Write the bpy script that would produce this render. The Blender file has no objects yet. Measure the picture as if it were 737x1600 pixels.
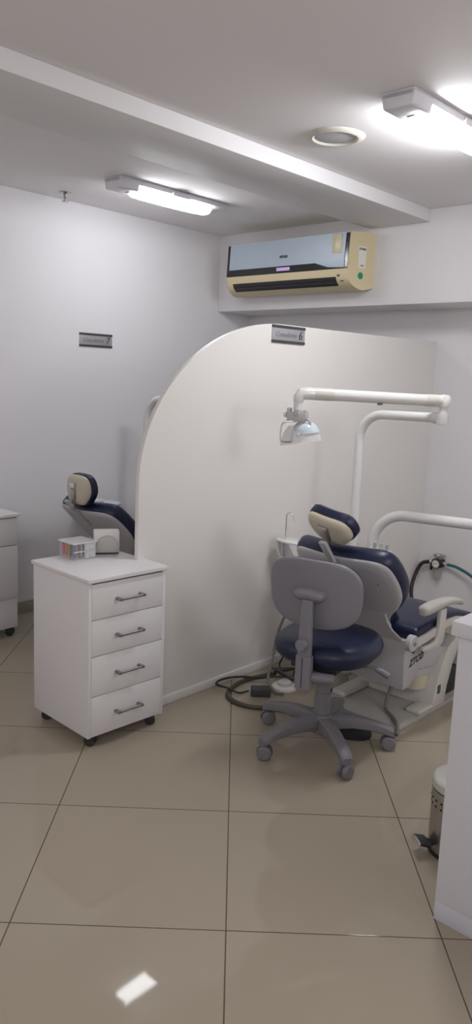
import bpy, bmesh, math, random
from mathutils import Vector, Matrix, Euler
random.seed(4)
PI = math.pi
scene = bpy.context.scene
COL = scene.collection

# ------------------------------------------------------------------ materials
def mat(name, color, rough=0.5, metal=0.0, noise=0.04, scale=12.0, bump=0.0, spec=0.5, emit=None, estr=0.0,
        alpha=1.0, trans=0.0, coat=0.0):
    m = bpy.data.materials.new(name); m.use_nodes = True
    nt = m.node_tree; b = nt.nodes['Principled BSDF']
    tc = nt.nodes.new('ShaderNodeTexCoord')
    nz = nt.nodes.new('ShaderNodeTexNoise'); nz.inputs['Scale'].default_value = scale; nz.inputs['Detail'].default_value = 3
    nt.links.new(tc.outputs['Object'], nz.inputs['Vector'])
    mx = nt.nodes.new('ShaderNodeMix'); mx.data_type = 'RGBA'
    mx.inputs[6].default_value = (*[c * (1 - noise) for c in color], 1)
    mx.inputs[7].default_value = (*[min(1, c * (1 + noise)) for c in color], 1)
    nt.links.new(nz.outputs['Fac'], mx.inputs[0]); nt.links.new(mx.outputs[2], b.inputs['Base Color'])
    b.inputs['Roughness'].default_value = rough; b.inputs['Metallic'].default_value = metal
    b.inputs['Specular IOR Level'].default_value = spec
    b.inputs['Alpha'].default_value = alpha; b.inputs['Transmission Weight'].default_value = trans
    b.inputs['Coat Weight'].default_value = coat
    if emit: b.inputs['Emission Color'].default_value = (*emit, 1); b.inputs['Emission Strength'].default_value = estr
    if bump:
        n2 = nt.nodes.new('ShaderNodeTexNoise'); n2.inputs['Scale'].default_value = scale * 14
        nt.links.new(tc.outputs['Object'], n2.inputs['Vector'])
        bp = nt.nodes.new('ShaderNodeBump'); bp.inputs['Strength'].default_value = bump; bp.inputs['Distance'].default_value = 0.002
        nt.links.new(n2.outputs['Fac'], bp.inputs['Height']); nt.links.new(bp.outputs['Normal'], b.inputs['Normal'])
    return m

M = {
 'wall': mat('wall_paint', (.80, .785, .795), .62, noise=.015, scale=2, bump=.06, spec=.3),
 'wall_cool': mat('left_wall_paint', (.81, .80, .825), .62, noise=.015, scale=2, bump=.06, spec=.3),
 'ceil': mat('ceiling_paint', (.90, .875, .885), .8, noise=.015, scale=1.5, bump=.05, spec=.2),
 'partition': mat('partition_panel', (.79, .765, .74), .38, noise=.01, scale=2, spec=.35),
 'skirt': mat('white_skirting', (.80, .78, .76), .4),
 'skirt_tile': mat('tile_skirting', (.36, .31, .27), .25),
 'mdf': mat('white_laminate', (.745, .73, .74), .38, noise=.01, spec=.4),
 'mdf_edge': mat('white_laminate_edge', (.74, .73, .73), .42, noise=.01),
 'counter': mat('counter_laminate', (.70, .70, .745), .36, noise=.01, spec=.4),
 'plinth': mat('counter_plinth', (.645, .65, .71), .34, noise=.01),
 'dark_gap': mat('dark_recess', (.03, .03, .03), .7),
 'steel': mat('brushed_steel', (.45, .42, .40), .32, metal=1, noise=.08, scale=40),
 'chrome': mat('chrome', (.75, .75, .76), .12, metal=1),
 'handle': mat('handle_metal', (.30, .285, .28), .35, metal=.85),
 'black': mat('black_plastic', (.018, .018, .02), .45),
 'blackgloss': mat('black_gloss', (.012, .012, .014), .16),
 'rubber': mat('dark_rubber', (.03, .03, .032), .7),
 'wheel': mat('grey_wheel', (.12, .12, .125), .5),
 'stoolgrey': mat('stool_grey_plastic', (.218, .215, .245), .42, noise=.03, bump=.05),
 'stoolgrey2': mat('stool_base_grey', (.198, .193, .212), .48, noise=.03, bump=.05),
 'navy': mat('navy_vinyl', (.008, .014, .048), .38, noise=.12, scale=6, bump=.08, spec=.5),
 'shell': mat('grey_white_shell', (.50, .49, .51), .42, noise=.02),
 'cream': mat('cream_plastic', (.62, .57, .44), .42, noise=.03),
 'enamel': mat('white_enamel', (.76, .75, .74), .25, noise=.015, coat=.2),
 'enamel_warm': mat('warm_white_enamel', (.64, .615, .575), .35, noise=.02),
 'sleeve': mat('aged_plastic_sleeve', (.66, .62, .575), .4),
 'armrest': mat('beige_armrest', (.50, .48, .445), .5, noise=.03),
 'accream': mat('yellowed_plastic', (.70, .60, .38), .45, noise=.03, scale=5),
 'acpanel': mat('silver_blue_panel', (.44, .52, .60), .38, noise=.02, spec=.6),
 'acled': mat('lit_display', (.40, .30, .48), .3, emit=(.62, .40, .85), estr=.35),
 'paper': mat('paper_sticker', (.78, .76, .68), .6),
 'paper_y': mat('energy_sticker', (.62, .54, .36), .3, noise=.2, scale=60),
 'green': mat('green_label', (.01, .28, .12), .4),
 'green_dk': mat('dark_green_label', (.01, .10, .05), .4),
 'plate': mat('brushed_plate', (.42, .42, .44), .38, metal=.35, noise=.03),
 'plate_dk': mat('dark_bar', (.06, .052, .055), .4),
 'ink': mat('dark_ink', (.05, .05, .055), .5),
 'ink_soft': mat('grey_ink', (.17, .17, .18), .5),
 'lampbody': mat('lamp_plastic', (.76, .76, .80), .4),
 'spk_ring': mat('speaker_ring', (.66, .63, .56), .5),
 'spk_grille': mat('speaker_grille', (.55, .55, .57), .6, noise=.12, scale=160),
 'clear': mat('clear_acrylic', (.92, .92, .94), .06, noise=.0, alpha=.10),
 'frost': mat('frosted_acrylic', (.88, .88, .90), .25, noise=.0, alpha=.52),
 'shield': mat('clear_shield', (.90, .90, .90), .08, noise=.0, alpha=.38),
 'reflector': mat('pale_blue_reflector', (.62, .72, .80), .12, noise=.02, coat=.6),
 'bulb': mat('amber_bulb_holder', (.28, .20, .14), .4),
 'bowl': mat('pale_blue_bowl', (.66, .72, .82), .2),
 'brownhose': mat('brown_hose', (.085, .068, .055), .5),
 'greyhose': mat('grey_hose', (.17, .165, .16), .5),
 'teal': mat('teal_hose', (.012, .12, .14), .35),
 'blackhose': mat('black_hose', (.018, .017, .017), .45),
 'darkbox': mat('dark_grey_box', (.055, .058, .062), .5),
 'baseplate': mat('chair_base_plate', (.42, .405, .375), .5, noise=.05),
 'tissue': mat('white_dispenser', (.80, .78, .76), .4),
 'tissue_gr': mat('dispenser_grey_front', (.50, .48, .465), .35),
 'binlid': mat('bin_lid', (.62, .62, .58), .3, metal=.35),
}
def lamp_mat(name, strength):
    m = mat(name, (.95, .95, .97), .4, noise=0, emit=(.95, .97, 1.0), estr=strength); return m
M['tube'] = lamp_mat('lit_diffuser', 22.0)

def floor_material():
    m = bpy.data.materials.new('polished_porcelain_tiles'); m.use_nodes = True
    nt = m.node_tree; b = nt.nodes['Principled BSDF']; L = nt.links.new
    tc = nt.nodes.new('ShaderNodeTexCoord')
    mp = nt.nodes.new('ShaderNodeMapping'); mp.vector_type = 'TEXTURE'
    mp.inputs['Location'].default_value = (-1.679, 1.868, 0); mp.inputs['Rotation'].default_value = (0, 0, math.radians(42.5))
    mp.inputs['Scale'].default_value = (.6, .6, 1)
    L(tc.outputs['Object'], mp.inputs['Vector'])
    sp = nt.nodes.new('ShaderNodeSeparateXYZ'); L(mp.outputs['Vector'], sp.inputs[0])
    def line(sock):
        a = nt.nodes.new('ShaderNodeMath'); a.operation = 'PINGPONG'; a.inputs[1].default_value = .5; L(sock, a.inputs[0])
        c = nt.nodes.new('ShaderNodeMapRange'); c.inputs['From Min'].default_value = .0022; c.inputs['From Max'].default_value = .0038
        c.inputs['To Min'].default_value = 1; c.inputs['To Max'].default_value = 0; L(a.outputs[0], c.inputs['Value']); return c.outputs[0]
    g = nt.nodes.new('ShaderNodeMath'); g.operation = 'MAXIMUM'; L(line(sp.outputs[0]), g.inputs[0]); L(line(sp.outputs[1]), g.inputs[1])
    nz = nt.nodes.new('ShaderNodeTexNoise'); nz.inputs['Scale'].default_value = 2.2; nz.inputs['Detail'].default_value = 5
    L(tc.outputs['Object'], nz.inputs['Vector'])
    mx = nt.nodes.new('ShaderNodeMix'); mx.data_type = 'RGBA'; L(nz.outputs['Fac'], mx.inputs[0])
    mx.inputs[6].default_value = (.365, .318, .246, 1); mx.inputs[7].default_value = (.405, .353, .276, 1)
    m2 = nt.nodes.new('ShaderNodeMix'); m2.data_type = 'RGBA'; L(g.outputs[0], m2.inputs[0]); L(mx.outputs[2], m2.inputs[6])
    m2.inputs[7].default_value = (.09, .072, .055, 1)
    L(m2.outputs[2], b.inputs['Base Color'])
    b.inputs['Roughness'].default_value = .04; b.inputs['Specular IOR Level'].default_value = .24
    bp = nt.nodes.new('ShaderNodeBump'); bp.inputs['Strength'].default_value = .25; bp.inputs['Distance'].default_value = .001; bp.invert = True
    L(g.outputs[0], bp.inputs['Height']); L(bp.outputs['Normal'], b.inputs['Normal'])
    return m
M['floor'] = floor_material()

# ------------------------------------------------------------------ mesh helpers
class MB:
    """collects shapes into one mesh"""
    def __init__(s): s.bm = bmesh.new()
    def _add(s, b, mtx=None):
        if mtx is not None: bmesh.ops.transform(b, matrix=mtx, verts=b.verts)
        me = bpy.data.meshes.new('tmp'); b.to_mesh(me); b.free(); s.bm.from_mesh(me); bpy.data.meshes.remove(me); return s
    def box(s, lo, hi, bev=0.0, seg=2, mtx=None):
        b = bmesh.new(); bmesh.ops.create_cube(b, size=1)
        for v in b.verts: v.co = Vector([lo[i] + (v.co[i] + .5) * (hi[i] - lo[i]) for i in range(3)])
        if bev: bmesh.ops.bevel(b, geom=b.edges[:], offset=bev, segments=seg, affect='EDGES', profile=.5)
        return s._add(b, mtx)
    def prism(s, pts, a, b_, axis='x', bev=0.0, seg=2, mtx=None):
        """polygon pts in the two other axes, extruded from a to b_ along axis"""
        b = bmesh.new()
        def P(p, t): return {'x': (t, p[0], p[1]), 'y': (p[0], t, p[1]), 'z': (p[0], p[1], t)}[axis]
        v0 = [b.verts.new(P(p, a)) for p in pts]; v1 = [b.verts.new(P(p, b_)) for p in pts]; n = len(pts)
        b.faces.new(v0); b.faces.new(v1[::-1])
        for i in range(n): b.faces.new((v0[i], v1[i], v1[(i + 1) % n], v0[(i + 1) % n]))
        bmesh.ops.recalc_face_normals(b, faces=b.faces)
        if bev: bmesh.ops.bevel(b, geom=b.edges[:], offset=bev, segments=seg, affect='EDGES', profile=.5)
        return s._add(b, mtx)
    def tube(s, pts, r, seg=12, cap=True, closed=False, mtx=None, flat=1.0):
        """round sweep along pts; r a number or a list"""
        pts = [Vector(p) for p in pts]; n = len(pts); b = bmesh.new()
        rs = r if isinstance(r, (list, tuple)) else [r] * n
        T = []
        for i in range(n):
            if closed: t = pts[(i + 1) % n] - pts[i - 1]
            else: t = pts[min(i + 1, n - 1)] - pts[max(i - 1, 0)]
            T.append(t.normalized())
        ref = Vector((0, 0, 1)) if abs(T[0].z) < .9 else Vector((0, 1, 0))
        N = (ref - T[0] * ref.dot(T[0])).normalized(); rings = []
        for i in range(n):
            N = (N - T[i] * N.dot(T[i])).normalized(); B = T[i].cross(N)
            rings.append([b.verts.new(pts[i] + (N * math.cos(2 * PI * k / seg) * flat + B * math.sin(2 * PI * k / seg)) * rs[i]) for k in range(seg)])
        m = n if closed else n - 1
        for i in range(m):
            A, Bq = rings[i], rings[(i + 1) % n]
            for k in range(seg): b.faces.new((A[k], A[(k + 1) % seg], Bq[(k + 1) % seg], Bq[k]))
        if cap and not closed: b.faces.new(rings[0][::-1]); b.faces.new(rings[-1])
        bmesh.ops.recalc_face_normals(b, faces=b.faces)
        return s._add(b, mtx)
    def lathe(s, prof, seg=32, mtx=None, sx=1.0, sy=1.0):
        """profile [(r, z)] turned round z"""
        b = bmesh.new(); rings = []
        for r, z in prof:
            if r < 1e-6: rings.append([b.verts.new((0, 0, z))])
            else: rings.append([b.verts.new((r * sx * math.cos(2 * PI * k / seg), r * sy * math.sin(2 * PI * k / seg), z)) for k in range(seg)])
        for A, B in zip(rings, rings[1:]):
            for k in range(seg):
                q = [A[k % len(A)], A[(k + 1) % seg % len(A)], B[(k + 1) % seg % len(B)], B[k % len(B)]]
                u = []
                for v in q:
                    if v not in u: u.append(v)
                if len(u) > 2: b.faces.new(u)
        bmesh.ops.recalc_face_normals(b, faces=b.faces)
        return s._add(b, mtx)
    def loft(s, sections, mtx=None):
        b = bmesh.new(); R = [[b.verts.new(p) for p in sec] for sec in sections]; n = len(R[0])
        for A, B in zip(R, R[1:]):
            for k in range(n): b.faces.new((A[k], A[(k + 1) % n], B[(k + 1) % n], B[k]))
        b.faces.new(R[0][::-1]); b.faces.new(R[-1]); bmesh.ops.recalc_face_normals(b, faces=b.faces)
        return s._add(b, mtx)
    def pad(s, outline, layers, rings=6, dome0=0.0, dome1=0.0, deform=None, mtx=None):
        """outline in (x, z); layers [(y, inset)] from back to front; ringed caps so that it can be bent"""
        n = len(outline); pts = [Vector((p[0], p[1])) for p in outline]
        area = sum(pts[i].x * pts[(i + 1) % n].y - pts[(i + 1) % n].x * pts[i].y for i in range(n))
        sg = 1 if area > 0 else -1; nor = []
        for i in range(n):
            t = (pts[(i + 1) % n] - pts[i - 1]).normalized(); nor.append(Vector((t.y, -t.x)) * sg)
        cen = sum(pts, Vector((0, 0))) / n
        b = bmesh.new(); R = []
        def ring(off, y, k=1.0): return [b.verts.new((cen.x + (p.x - d.x * off - cen.x) * k, y, cen.y + (p.y - d.y * off - cen.y) * k)) for p, d in zip(pts, nor)]
        y0, i0 = layers[0]; y1, i1 = layers[-1]
        for j in range(1, rings): k = j / rings; R.append(ring(i0, y0 - dome0 * (1 - k * k), k))
        for y, i in layers: R.append(ring(i, y))
        for j in range(rings - 1, 0, -1): k = j / rings; R.append(ring(i1, y1 + dome1 * (1 - k * k), k))
        for A, B in zip(R, R[1:]):
            for k in range(n): b.faces.new((A[k], A[(k + 1) % n], B[(k + 1) % n], B[k]))
        for ringv, y in ((R[0], y0 - dome0), (R[-1], y1 + dome1)):
            c = b.verts.new((cen.x, y, cen.y))
            for k in range(n): b.faces.new((c, ringv[k], ringv[(k + 1) % n]))
        bmesh.ops.recalc_face_normals(b, faces=b.faces)
        if deform:
            for v in b.verts: v.co = Vector(deform(v.co))
        return s._add(b, mtx)
    def build(s, name, m, parent=None, loc=None, rot=None, smooth=40):
        me = bpy.data.meshes.new(name)
        bmesh.ops.recalc_face_normals(s.bm, faces=s.bm.faces); s.bm.to_mesh(me); s.bm.free()
        me.materials.append(m)
        if smooth:
            me.polygons.foreach_set('use_smooth', [True] * len(me.polygons)); me.set_sharp_from_angle(angle=math.radians(smooth))
        o = bpy.data.objects.new(name, me); COL.objects.link(o)
        if parent: o.parent = parent
        if loc: o.location = loc
        if rot: o.rotation_euler = rot
        return o

def chaikin(pts, it=3):
    for _ in range(it):
        q = []
        for i in range(len(pts)):
            a, b = pts[i], pts[(i + 1) % len(pts)]
            q += [(a[0] * .75 + b[0] * .25, a[1] * .75 + b[1] * .25), (a[0] * .25 + b[0] * .75, a[1] * .25 + b[1] * .75)]
        pts = q
    return pts
def mirror(half): return half + [(-x, z) for x, z in half[::-1] if abs(x) > 1e-6]
def superell(a, b, e=3.0, n=64, cx=0, cz=0):
    r = []
    for k in range(n):
        t = 2 * PI * k / n; c, s_ = math.cos(t), math.sin(t)
        r.append((cx + a * math.copysign(abs(c) ** (2 / e), c), cz + b * math.copysign(abs(s_) ** (2 / e), s_)))
    return r
def bez(pts, n=8):
    """Catmull-Rom through the points"""
    P = [Vector(p) for p in pts]; P = [P[0] * 2 - P[1]] + P + [P[-1] * 2 - P[-2]]; out = []
    for i in range(1, len(P) - 2):
        for k in range(n):
            t = k / n; a, b, c, d = P[i - 1:i + 3]
            out.append(.5 * ((2 * b) + (c - a) * t + (2 * a - 5 * b + 4 * c - d) * t * t + (3 * b - a - 3 * c + d) * t ** 3))
    out.append(P[-2]); return out
def arc(c, r, a0, a1, u, v, n=10):
    return [Vector(c) + Vector(u) * (r * math.cos(a0 + (a1 - a0) * k / n)) + Vector(v) * (r * math.sin(a0 + (a1 - a0) * k / n)) for k in range(n + 1)]

def thing(name, label, cat, loc=(0, 0, 0), rz=0.0, group=None):
    o = bpy.data.objects.new(name, None); COL.objects.link(o); o.location = loc; o.rotation_euler = (0, 0, rz)
    o.empty_display_size = .05
    return tag(o, label, cat, group)
def tag(o, label, cat, group=None):
    o['label'] = label; o['category'] = cat
    if group: o['group'] = group
    return o
def struct(o, label=None):
    o['kind'] = 'structure'
    if label: o['label'] = label
    return o
def dup(root, loc, label, group=None):
    r = root.copy(); COL.objects.link(r); r.location = loc; r['label'] = label
    if group: r['group'] = group
    made = {}
    for ch in list(root.children):
        c = ch.copy(); COL.objects.link(c); c.parent = r; made.setdefault(ch.name.split('.')[0], []).append(c)
        for g in list(ch.children):
            d = g.copy(); COL.objects.link(d); d.parent = c
    return r, made
def lettering(name, text, size, mtx, m, parent, shear=0.0, extrude=.0006, align='CENTER', offset=0.0):
    cu = bpy.data.curves.new('txt', 'FONT'); cu.body = text; cu.size = size; cu.shear = shear; cu.extrude = extrude
    cu.align_x = align; cu.align_y = 'CENTER'; cu.offset = offset
    t = bpy.data.objects.new('txt', cu); COL.objects.link(t); bpy.context.view_layer.update()
    me = bpy.data.meshes.new_from_object(t.evaluated_get(bpy.context.evaluated_depsgraph_get()))
    bpy.data.objects.remove(t); bpy.data.curves.remove(cu)
    me.transform(mtx); me.materials.clear(); me.materials.append(m); me.name = name
    o = bpy.data.objects.new(name, me); COL.objects.link(o); o.parent = parent; return o
# text frames: columns = text-right, text-up, outward
def frame(right, up, out, loc):
    m = Matrix((Vector(right), Vector(up), Vector(out))).transposed().to_4x4(); m.translation = Vector(loc); return m

# ------------------------------------------------------------------ the room
XL, XR, YN, YB, ZC = -4.14, 2.7, -2.3, 4.62, 2.54
YS, ZS = 4.258, 2.0
struct(MB().box((XL - .1, YN - .1, -.1), (XR + .1, YB + .1, 0)).build('floor', M['floor'], smooth=0))
struct(MB().box((XL - .1, YN - .1, ZC), (XR + .1, YB + .1, ZC + .1)).build('ceiling', M['ceil'], smooth=0))
struct(MB().box((XL - .1, YN - .1, 0), (XL, YB + .1, ZC)).build('wall_left', M['wall_cool'], smooth=0))
struct(MB().box((XL, YB, 0), (XR, YB + .1, ZC)).build('wall_back', M['wall'], smooth=0))
struct(MB().box((XR, YN - .1, 0), (XR + .1, YB + .1, ZC)).build('wall_right', M['wall'], smooth=0))
struct(MB().box((XL, YN - .1, 0), (XR, YN, ZC)).build('wall_front', M['wall'], smooth=0))
# dropped beam along the ceiling and the boxed soffit across the back wall
struct(MB().box((-2.84, YN, 2.468), (-2.42, YS, ZC), .004, 2).build('trim_1', M['wall'], smooth=30))
struct(MB().box((XL, YS, ZS), (XR, YB, ZC), .003, 2).build('trim_2', M['wall'], smooth=30))
struct(MB().box((XL, YN, 0), (XL + .012, YB, .075), .003).build('baseboard_left', M['skirt_tile'], smooth=30))
# partition with a quarter-ellipse shoulder
prof = [(4.62, 0), (4.62, 1.797), (3.85, 1.790)]
prof += [(3.06 + .925 * math.cos(a), 1.045 + .742 * math.sin(a)) for a in [PI / 2 + (PI / 2) * k / 40 for k in range(41)]]
prof += [(2.135, 0)]
struct(MB().prism(prof, -2.535, -2.51, 'x', .0025, 1).build('wall_partition', M['partition'], smooth=30))
struct(MB().box((-2.51, 2.137, 0), (-2.498, YB, .042), .003).build('baseboard_partition', M['skirt'], smooth=30))

# ------------------------------------------------------------------ ceiling lamps
def make_lamp(loc, label):
    t = thing('ceiling_light', label, 'light', loc, 0, 'tube lights on the ceiling')
    # local: length along y, 0..0.82, hangs below z = 0
    MB().box((-.068, 0, -.028), (.068, .84, 0), .006).build('housing', M['lampbody'], t)
    MB().prism([(-.060, -.060), (.060, -.060), (.068, -.02), (.068, 0), (-.068, 0), (-.068, -.02)], 0, .135, 'y', .008).build('end_cap', M['lampbody'], t)
    secs = []
    for y, k in ((.135, .88), (.15, .96), (.20, 1), (.40, 1.03), (.60, 1), (.68, .93), (.71, .80), (.725, .5)):
        secs.append([(.055 * k * math.cos(PI * j / 14) * -1, y, -.024 - .058 * k * math.sin(PI * j / 14)) for j in range(15)])
    MB().loft(secs).build('diffuser', M['tube'], t, smooth=60)
    MB().box((.064, .37, -.036), (.078, .50, -.008), .004).build('clip', M['lampbody'], t)
    MB().box((-.078, .37, -.036), (-.064, .50, -.008), .004).build('clip', M['lampbody'], t)
    MB().box((-.02, .1, -.0625), (.01, .115, -.059), .001).build('switch', M['ink_soft'], t)
    return t
lamp = make_lamp((-3.435, 2.70, ZC), 'lit tube light on ceiling left of the beam, above the room with sign 7')
lamp2, made = dup(lamp, (-1.60, 2.52, ZC), 'brighter lit tube light on ceiling right of the beam, beside the round speaker')
sl_ = made['diffuser'][0].material_slots[0]; sl_.link = 'OBJECT'; sl_.material = lamp_mat('bright_diffuser', 66.0)

# ceiling speaker
t = thing('ceiling_speaker', 'round flush ceiling speaker with cream ring and grey grille', 'speaker', (-2.088, 2.825, ZC))
MB().lathe([(.088, -.004), (.098, -.012), (.122, -.007), (.128, 0), (.088, 0), (.088, -.004)], 48).build('ring', M['spk_ring'], t)
MB().lathe([(0, -.008), (.05, -.0075), (.089, -.0045), (.089, 0)], 48).build('grille', M['spk_grille'], t)
# sprinkler
t = thing('sprinkler', 'small metal fire sprinkler head under the ceiling at the left wall', 'sprinkler', (-3.965, 2.775, ZC))
MB().lathe([(0, 0), (.034, 0), (.034, -.004), (.018, -.012), (0, -.012)], 20).build('escutcheon', M['steel'], t)
MB().lathe([(0, -.01), (.010, -.012), (.010, -.03), (.006, -.034), (.006, -.05), (0, -.05)], 16).build('stem', M['steel'], t)
MB().lathe([(0, -.05), (.02, -.05), (.02, -.054), (0, -.056)], 16).build('deflector', M['steel'], t)

# ------------------------------------------------------------------ air conditioner (local: x along the wall, y = out of wall negative, z up from its bottom)
ac = thing('air_conditioner', 'yellowed split air conditioner with silver blue front on the soffit', 'air conditioner', (-3.345, YS, 2.085))
def ac_sx(y): return .508 + .05 * (1 + y / .205)          # half width grows toward the wall
def ac_body(prof, m, name, x0=-1, x1=1, bev=.0):
    b = MB(); secs = []
    for fx in (x0, x1):
        secs.append([(fx * ac_sx(y), y, z) for y, z in prof])
    b.loft(secs); return b.build(name, m, ac, smooth=35)
body = [(0, .02), (0, .345), (-.08, .347), (-.195, .338), (-.205, .325), (-.216, .128), (-.208, .085)]
body += [(-.208 + .128 * (1 - math.cos(a)), .085 - .085 * math.sin(a)) for a in [PI / 2 * k / 8 for k in range(1, 9)]]
ac_body(body, M['accream'], 'body')
b = MB(); b.loft([[(fx, y, z) for y, z in ((-.203, .330), (-.2085, .330), (-.2195, .125), (-.212, .118))] for fx in (-.508, .505)])
b.build('front_frame', M['blackgloss'], ac)
b = MB(); b.loft([[(fx, y, z) for y, z in ((-.205, .3335), (-.2125, .3335), (-.2215, .164), (-.212, .164))] for fx in (-.483, .480)])
b.build('front_panel', M['acpanel'], ac)
# lower right swoosh of the panel
b = MB(); b.prism([(.26, .163), (.36, .134), (.482, .126), (.482, .168)], -.2225, -.214, 'y', 0); b.build('panel_corner', M['acpanel'], ac)
# air outlet: dark slot following the curved underside
def under(z0, z1, n=6, off=.0):
    r = []
    for k in range(n + 1):
        z = z0 + (z1 - z0) * k / n
        s_ = max(-1, min(1, (.085 - z) / .085)); a = math.asin(s_)
        r.append((-.208 + .128 * (1 - math.cos(a)) - off, z - off * .4))
    return r
up = under(.074, .024, 6, .0025); dn = under(.074, .024, 6, -.01)[::-1]
b = MB(); b.loft([[(fx, y, z) for y, z in up + dn] for fx in (-.455, .415)]); b.build('air_outlet', M['black'], ac)
up = under(.046, .040, 2, .006); dn = under(.046, .040, 2, -.004)[::-1]
b = MB(); b.loft([[(fx, y, z) for y, z in up + dn] for fx in (-.45, .41)]); b.build('louver', M['plate_dk'], ac)
MB().box((-.055, -.2235, .134), (.055, -.2195, .155), .001).build('display', M['acled'], ac)
MB().box((.385, -.2190, .200), (.455, -.2145, .325), .001).build('energy_label', M['paper_y'], ac, rot=(0, 0, 0))
lettering('badge', 'ETOKE', .021, frame((1, 0, 0), (0, .05, 1), (0, -1, .05), (0.0, -.2215, .222)), M['ink'], ac, offset=.0008)
MB().box((.428, -.2145, .076), (.444, -.2085, .086), .001).build('sensor', M['ink'], ac)
MB().box((.455, -.212, .045), (.468, -.196, .05), .001).build('vent_mark', M['ink'], ac)
# stickers on its right side
sl = Vector((.05, .205, 0)).normalized()
def side(y, z, e=.001): return (ac_sx(y) + e, y, z)
b = MB(); b.loft([[side(-.135, .13, .0005), side(-.075, .13, .0005), side(-.075, .26, .0005), side(-.135, .26, .0005)],
                  [side(-.135, .13, .0015), side(-.075, .13, .0015), side(-.075, .26, .0015), side(-.135, .26, .0015)]])
b.build('side_sticker', M['paper'], ac)
sd = (sl.x, sl.y, 0); so = (sl.y, -sl.x, 0)
lettering('side_print', 'ETOKE', .017, frame(sd, (0, 0, 1), so, side(-.105, .243, .0022)), M['ink'], ac, offset=.0006)
lettering('side_print', '220V', .015, frame(sd, (0, 0, 1), so, side(-.105, .145, .0022)), M['ink_soft'], ac)
mt = frame(sd, (0, 0, 1), so, side(-.11, .085, .0))
MB().lathe([(0, .0015), (.021, .0015), (.021, 0)], 24, mt).build('green_seal', M['green'], ac)

# ------------------------------------------------------------------ name plates
def name_plate(loc, number, label):
    t = thing('sign_plate', label, 'sign', loc, 0, 'consulting room signs')   # lies in the plane x = 0, facing +x
    MB().box((0, -.13, -.041), (.004, .13, .041), .0006).build('panel', M['plate'], t)
    MB().box((0, -.131, .030), (.0075, .131, .043), .0015).build('edge_bar', M['plate_dk'], t)
    MB().box((0, -.131, -.043), (.0075, .131, -.030), .0015).build('edge_bar', M['plate_dk'], t)
    lettering('lettering', 'Consult\u00f3rio', .034, frame((0, 1, 0), (0, 0, 1), (1, 0, 0), (.0045, -.022, -.002)), M['ink_soft'], t, shear=.35)
    lettering('lettering', number, .062, frame((0, 1, 0), (0, 0, 1), (1, 0, 0), (.0045, .092, -.001)), M['ink'], t, shear=.18)
    return t
name_plate((XL, 3.134, 1.721), '7', 'grey Consult\u00f3rio 7 sign with dark bars on the left wall')
name_plate((-2.51, 3.096, 1.739), '6', 'grey Consult\u00f3rio 6 sign with dark bars at top of the curved partition')

# ------------------------------------------------------------------ rolling drawer cabinet
def caster(parent, x, y, r=.022, a=.6, name='caster'):
    b = MB(); mt = Matrix.Translation((x, y, r)) @ Matrix.Rotation(a, 4, 'Z') @ Matrix.Rotation(PI / 2, 4, 'X')
    for dz in (-.012, .012):
        b.lathe([(0, dz - .007), (r * .8, dz - .007), (r, dz - .004), (r, dz + .004), (r * .8, dz + .007), (0, dz + .007)], 20, mt)
    b.box((x - .016, y - .016, r * 1.5), (x + .016, y + .016, .056), .003)
    return b.build(name, M['rubber'], parent)
def drawer_handle(parent, x, z, yc=0):
    b = MB(); b.tube([(x + .028, yc - .066, z), (x + .028, yc + .066, z)], .0052, 10)
    for s_ in (-1, 1):
        b.box((x - .001, yc + s_ * .058 - .007, z - .0055), (x + .033, yc + s_ * .058 + .007, z + .0055), .0015)
    return b.build('handle', M['handle'], parent)
cab = thing('drawer_cabinet', 'white four-drawer cabinet on casters in front of the curved partition', 'cabinet', (-2.573, 1.977, 0), math.radians(-2.2))
MB().box((-.205, -.195, .05), (.2055, -.180, .697), .0012).box((-.205, .180, .05), (.2055, .195, .697), .0012)\
    .box((-.205, -.18, .05), (.185, .18, .066)).box((-.205, -.18, .05), (-.19, .18, .697)).build('carcass', M['mdf'], cab, smooth=30)
MB().box((-.212, -.203, .700), (.216, .203, .7165), .002).build('top', M['mdf'], cab, smooth=30)
MB().box((-.19, -.18, .692), (.198, .18, .7005)).build('shadow_gap', M['dark_gap'], cab, smooth=0)
for z0, z1 in ((.5455, .6915), (.393, .5425), (.224, .390), (.052, .221)):
    d = MB().box((.187, -.1785, z0), (.2045, .1935, z1), .0016).build('drawer', M['mdf'], cab, smooth=30)
    drawer_handle(d, .2045, (z0 + z1) / 2)
for x, y, a in ((.165, -.155, .5), (.165, .155, 1.0), (-.165, -.155, .9), (-.165, .155, .2)): caster(cab, x, y, .023, a)

# second cabinet, cut by the left edge of the photo
c2 = thing('drawer_cabinet', 'white wheeled cabinet at the left edge against the left wall', 'cabinet', (-3.945, 2.088, 0), 0)
MB().box((-.17, -.24, .055), (.155, .235, .70), .0015).build('carcass', M['mdf'], c2, smooth=30)
MB().box((-.175, -.25, .703), (.19, .245, .72), .002).build('top', M['mdf'], c2, smooth=30)
MB().box((-.16, -.235, .697), (.168, .232, .7035)).build('shadow_gap', M['dark_gap'], c2, smooth=0)
for nm, z0, z1, e in (('drawer', .541, .698, .175), ('door', .231, .537, .175), ('plinth', .057, .228, .168)):
    MB().box((.156, -.238, z0), (e, .233, z1), .0016).build(nm, M['mdf'], c2, smooth=30)
for x, y in ((.13, -.2), (.13, .205), (-.13, -.2), (-.13, .2)): caster(c2, x, y, .025, .8)

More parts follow.
